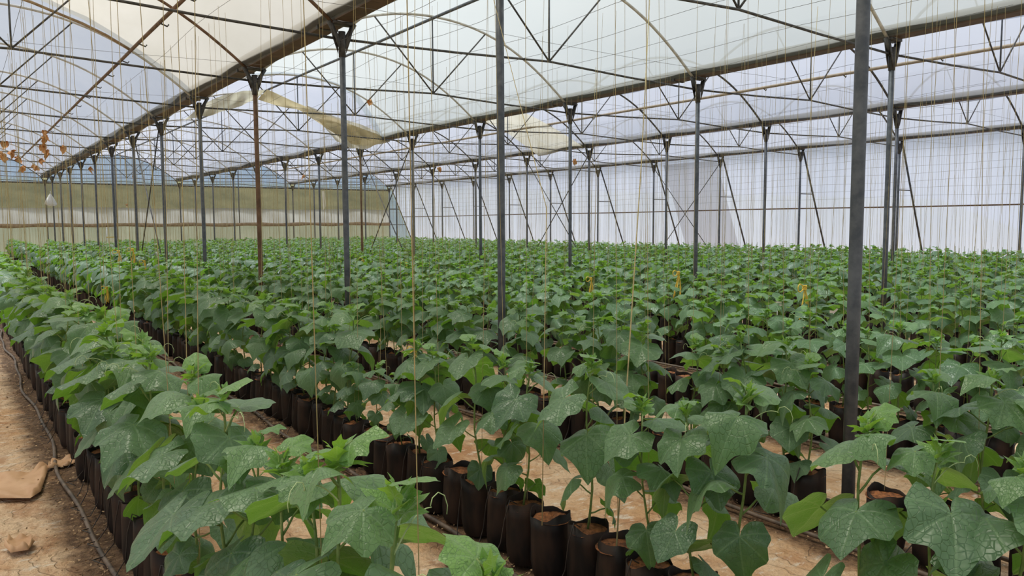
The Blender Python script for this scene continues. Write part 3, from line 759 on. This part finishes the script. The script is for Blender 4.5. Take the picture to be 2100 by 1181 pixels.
def rope(P, r, label, mat='twine', name='support_string'): return tag(obj(name, MB().tube(P, r, 6), M[mat]), label, 'string')
rope([(5.0, 4.92, 3.46), (3.55, 3.55, 1.93), (2.05, 2.17, .26)], .0034, 'thick tan cord slanting down from the roof to the foreground right of the centre')
a = at_x(1018, 1165, 2.0); rope([(3.5, 5.2, 3.47), (2.2, 2.8, 1.6), (1.9, 2.45, .30)], .0020, 'paired tan string crossing the second post down to the grow bags', 'twine')
b1 = at_x(856, 700, .65); rope([(.62, b1.y-.01, 3.46), (.64, b1.y, 1.9), (.65, b1.y, .27)], .0010, 'tan string hanging in front of the short plants left of the centre')
b1 = at_x(648, 600, .65); rope([(.63, b1.y+.02, 3.46), (.64, b1.y, 1.9), (.65, b1.y, .27)], .0011, 'tan string ending on the foreground plant, left of the third post')

# yellow twine bundles tied on strings
def bundle(p, s, seed, label):
    r = random.Random(seed); root = tag(empty('twine_bundle', p), label, 'twine bundle', 'yellow twine bundles')
    kn = MB()
    obj('hanging_cord', MB().tube([(0, 0, 0), (.01, .01, 1.2), (.03, -.04, 3.46-p[2])], .0022, 5), M['twine'], root)
    for i in range(4):
        a = r.uniform(0, 6.28); kn.tube([(s*.05*math.cos(a+t*2.1), s*.05*math.sin(a+t*2.1), s*.06*math.sin(t*3+i)) for t in np.linspace(0, 3, 12)], s*.015, 5)
    obj('knot', kn, M['twine_yellow'], root)
    for i in range(5):
        a = r.uniform(0, 6.28); L = s*r.uniform(.6, 1.1); w = s*r.uniform(.05, .14)
        P = [(w*math.sin(t*math.pi)*math.cos(a)+s*.03*math.sin(t*9), w*math.sin(t*math.pi)*math.sin(a), -L*(1-abs(2*t-1))) for t in np.linspace(0, 1, 14)]
        obj('loop', MB().tube(P, s*.015, 5), M['twine_yellow'], root)
    obj('bow', MB().tube([(-s*.28*math.sin(t), 0, s*.10*math.sin(2*t)) for t in np.linspace(0, math.pi, 14)], s*.016, 5), M['twine_yellow'], root)
BND = [((851, 716), 3.45, .24, 'before the third-row bags, left of the second post'), ((1650, 590), 7.8, .36, 'hanging above the plants left of the nearest post'),
       ((1391, 560), 9.2, .36, 'hanging beside the right-of-centre post'), ((243, 516), 3.35, .40, 'tied on the sixth post of the first gutter'),
       ((272, 512), 3.9, .40, 'hanging just right of the sixth post of the first gutter'), ((296, 536), 3.9, .34, 'dangling left of the fifth post of the first gutter'),
       ((219, 590), 2.2, .26, 'dangling over the gap between the two left rows'), ((833, 540), 9.0, .40, 'hanging left of the first gap in the middle distance'),
       ((745, 532), 9.15, .40, 'tied on a distant second-gutter post'), ((1212, 572), 8.0, .30, 'hanging in the middle distance right of the second post')]
for i, (pq, X, s, lab) in enumerate(BND): bundle(at_x(pq[0], pq[1], X*.82), s, i, 'yellow twine bundle '+lab)

# dead leaves caught on the wires
def dead_leaf(p, s, seed, label, grp='dry leaves dangling top left'):
    r = random.Random(seed); mb = MB(); b = leaf_mb(15, [.4, .75, 1.], seed, droop=1.2, fold=.9)
    B = basis(r.uniform(0, 6.28), -1.2+r.uniform(-.3, .3), r.uniform(-.6, .6)); mb.merge(b, M4(np.array([0, 0, 0]), B, s))
    mb.merge(b, M4(np.array([.01, 0, s*.4]), basis(r.uniform(0, 6.28), -1.0, .5), s*.7))
    root = tag(empty('dead_leaf', p), label, 'dead leaf', grp)
    obj('blade', mb, M['dead_leaf'], root); obj('stalk', MB().tube([(0, 0, 0), (.01, 0, s*1.2), (0, .01, 3.45-p[2])], .0025, 4), M['dead_leaf'], root)
DL = [(92, 282, 3.38), (88, 300, 3.25), (96, 312, 3.2), (130, 303, 3.3), (10, 295, 3.2), (4, 316, 3.1), (24, 312, 3.15), (35, 325, 3.1), (49, 344, 3.0), (70, 342, 3.0), (82, 330, 3.05), (6, 324, 3.05), (90, 272, 3.42)]
for i, (px, py, z) in enumerate(DL): dead_leaf(at_z(px, py, z), .095, i, 'dry orange-brown leaf dangling from a wire in the cluster at the far left')
for i, (px, py, z, w) in enumerate([(184, 345, 3.3, 'beside the far left posts'), (274, 363, 3.2, 'against a left post of the first gutter'), (900, 346, 3.3, 'beside a distant bracket left of the second post'), (622, 362, 3.25, 'before the far gable, left of the third post'), (1176, 330, 3.2, 'right of the second post'), (758, 208, 3.45, 'on the arch right of the third post'), (262, 420, 2.6, 'low before the netting of the back wall')]):
    dead_leaf(at_z(px, py, z), .055 if i == 5 else .10, 40+i, 'dry orange leaf caught on the wires '+w, 'stray dry leaves')

# ------------------------------------------------------------------ drip hoses and feeder tubes
for k, rx in enumerate(ROWX):
    for side in ((-.165,) if k < 2 else (-.165, .30)):
        y0 = max(.5, rx*.34-.4); P = []; off = RG.uniform(0, 6)
        for j in range(160):
            y = y0+(YB-1-y0)*(j/159)**1.5; P.append((rx+side+.022*math.sin(y*1.9+off)+.012*math.sin(y*4.3), y, .014+.004*math.sin(y*3)))
        tag(obj('drip_hose', MB().tube(P, .0115, 8), M['hose']), 'dusty black drip hose lying %s the bags of the %s' % ('left of' if side < 0 else 'right of', ROWN[k]), 'hose', 'drip hoses')
ft = 0
for (x, y, hs, k, d) in nearslots[:110]:
    a = RG.uniform(-.06, .06)
    P = [(x-.16, y+a, .02), (x-.14, y+a+.03, .035), (x-.115, y+.02, .10), (x-.105, y+.01, .22), (x-.085, y, .30), (x-.05, y, .275)]
    if RG.random() < .5: P = [(x-.16, y+a, .02), (x-.20, y+a+.06, .03), (x-.15, y+a+.10, .02), (x-.112, y+.04, .09), (x-.104, y+.02, .2), (x-.088, y, .295), (x-.05, y, .27)]
    Q = [];
    for i in range(len(P)-1):
        for t_ in (0, .5): Q.append(tuple(P[i][c]*(1-t_)+P[i+1][c]*t_ for c in range(3)))
    Q.append(P[-1])
    tag(obj('feeder_tube', MB().tube(Q, .0026, 5), M['tube_black']), 'thin black feeder tube looping into a bag of the '+ROWN[k], 'feeder tube', 'feeder tubes of the '+ROWN[k])

# litter
lit = MB(); lr = np.random.default_rng(5)
for i in range(5200):
    k = int(lr.choice([0, 0, 0, 1, 1, 2, 3])); y = .6+lr.random()**1.6*12
    x = ROWX[k]+lr.normal(-.20, .07 if k else .09)
    if k == 0 and lr.random() < .18: x -= abs(lr.normal(0, .12))
    s = lr.uniform(.004, .013); a = lr.uniform(0, 6.28); c_, s2 = math.cos(a)*s, math.sin(a)*s; w = lr.uniform(.25, .7); z = lr.uniform(.000, .012)
    tz = lr.normal(0, .004)
    lit.add(np.array([(x-c_, y-s2, z), (x-s2*w, y+c_*w, z+tz), (x+c_, y+s2, z+.003), (x+s2*w, y-c_*w, z-tz*.3)]), [[(0, 3, 2, 1)]])
tag(obj('leaf_litter', lit, M['litter'], smooth=False), 'dry leaf crumbs scattered along the hoses beside the bags', 'litter', kind='stuff')

# loose plastic sheets on the path
def path_sheet(pts, label, seed, ridge=.03):
    P = [at_z(px, py, .004) for px, py in pts]; c = sum(P, Vector())/len(P); root = c.copy()
    r = random.Random(seed); rings = []
    n = 48; L = len(P)
    edge = []
    for i in range(n):
        t_ = i/n*L; a = P[int(t_) % L]; b = P[(int(t_)+1) % L]; edge.append(a.lerp(b, t_-int(t_)))
    V = [(0, 0, .010)]
    for q in (.2, .4, .6, .8, .93, 1.0):
        for i, e_ in enumerate(edge):
            p = (e_-c)*q; z = .006+ridge*(.5+.5*math.sin(p.x*31+p.y*11+seed))**3*min(1, q*1.2-.2)+.012*(q > .9)*(1+math.sin(i*.9+seed))
            if q == 1.0: z = .002
            V.append((p.x, p.y, z))
    k = np.arange(n); k2 = (k+1) % n; q4 = [np.stack([1+i*n+k, 1+(i+1)*n+k, 1+(i+1)*n+k2, 1+i*n+k2], 1) for i in range(5)]
    mb = MB().add(np.array(V), [np.stack([np.zeros(n, int), 1+k, 1+k2], 1), np.vstack(q4)])
    o = obj('loose_sheet', mb, M['sheet_tan']); o.location = c; return tag(o, label, 'plastic sheet')
path_sheet([(-40, 980), (40, 975), (100, 958), (84, 1008), (62, 1022), (-50, 1022)], 'folded tan plastic sheet lying on the path at the left edge', 1)
path_sheet([(96, 962), (104, 948), (150, 940), (165, 945), (140, 955)], 'small flap of pale sheet covering the drip hose on the path', 5, .012)
path_sheet([(8, 1120), (22, 1108), (60, 1102), (72, 1110), (58, 1128), (22, 1134)], 'torn raised flap of ground sheet low on the path', 9, .02)
path_sheet([(905, 1145), (950, 1128), (1000, 1160), (1010, 1190), (950, 1195)], 'scrap of tan sheet on the ground before the second row of bags', 3, .02)
path_sheet([(690, 1040), (715, 1030), (745, 1046), (730, 1060), (700, 1056)], 'pinkish ridge of ground sheet between the two left rows', 11, .04)

# ------------------------------------------------------------------ small things far off
p = at_y(103, 397, 36.5); root = tag(empty('plastic_bag', p), 'white plastic bag hooked on a far post at the left', 'bag')
mb = MB(); 
G = []
for i in range(13):
    a = i/12*2*math.pi; G.append([(.02*math.cos(a), .02*math.sin(a), 0), (.14*math.cos(a)*(1+.2*math.sin(3*a)), .09*math.sin(a), -.22), (.23*math.cos(a)*(1+.15*math.sin(4*a)), .13*math.sin(a), -.42), (.10*math.cos(a)+.06, .08*math.sin(a), -.50)])
mb.grid(np.array(G)); obj('bag_body', mb, M['white_plastic'], root)
obj('bag_handle', MB().tube([(0, 0, 0), (.02, 0, .05), (0, 0, .1)], .01, 5), M['white_plastic'], root)
lx = at_y(230, 500, 36.0); root = tag(empty('step_ladder', (lx.x, 36.0, 0)), 'small white step ladder standing among the distant plants at the left', 'ladder')
for s in (-1, 1): obj('side_rail', MB().tube([(s*.20, .25, 0), (s*.17, 0, 1.45)], .022, 6), M['white_plastic'], root)
for z in (.35, .7, 1.05, 1.43): obj('rung', MB().box((0, .25-.25*z/1.45, z), (.38, .05, .03)), M['white_plastic' if z != 1.05 else 'twine_yellow'], root, smooth=False)
p = at_y(662, 392, 30); tag(obj('hanging_rag', sheet('hanging_rag', [p+Vector((-.05, 0, 0)), p+Vector((.08, 0, .02))], [p+Vector((0, 0, -.75)), p+Vector((.12, 0, -.6))], M['film_flap'], '', 6, 6, .03, 8).data and MB().tube([p+Vector((0, 0, .5)), p], .006, 4), M['white_plastic']), 'white cord holding the rag by the distant second-gutter post', 'cord')
for o in COL.objects:
    if o.name.startswith('hanging_rag') and not o.get('label'): tag(o, 'long white rag hanging by a distant second-gutter post', 'rag')
for i, (px, py, w) in enumerate([(1595, 624, 'left of the nearest post, upper'), (1710, 636, 'just left of the nearest post, lower')]):
    p = at_x(px, py, 7.55); root = tag(empty('plant_tag', p), 'small pale label card on a stick '+w, 'plant tag')
    obj('card', MB().box((0, 0, 0), (.085, .004, .06), Matrix.Rotation(-YAW, 3, 'Z')), M['tag_white'], root, smooth=False)
    obj('stick', MB().tube([(0, .004, .0), (0, .004, -p.z+.0)], .003, 5), M['white_plastic'], root)
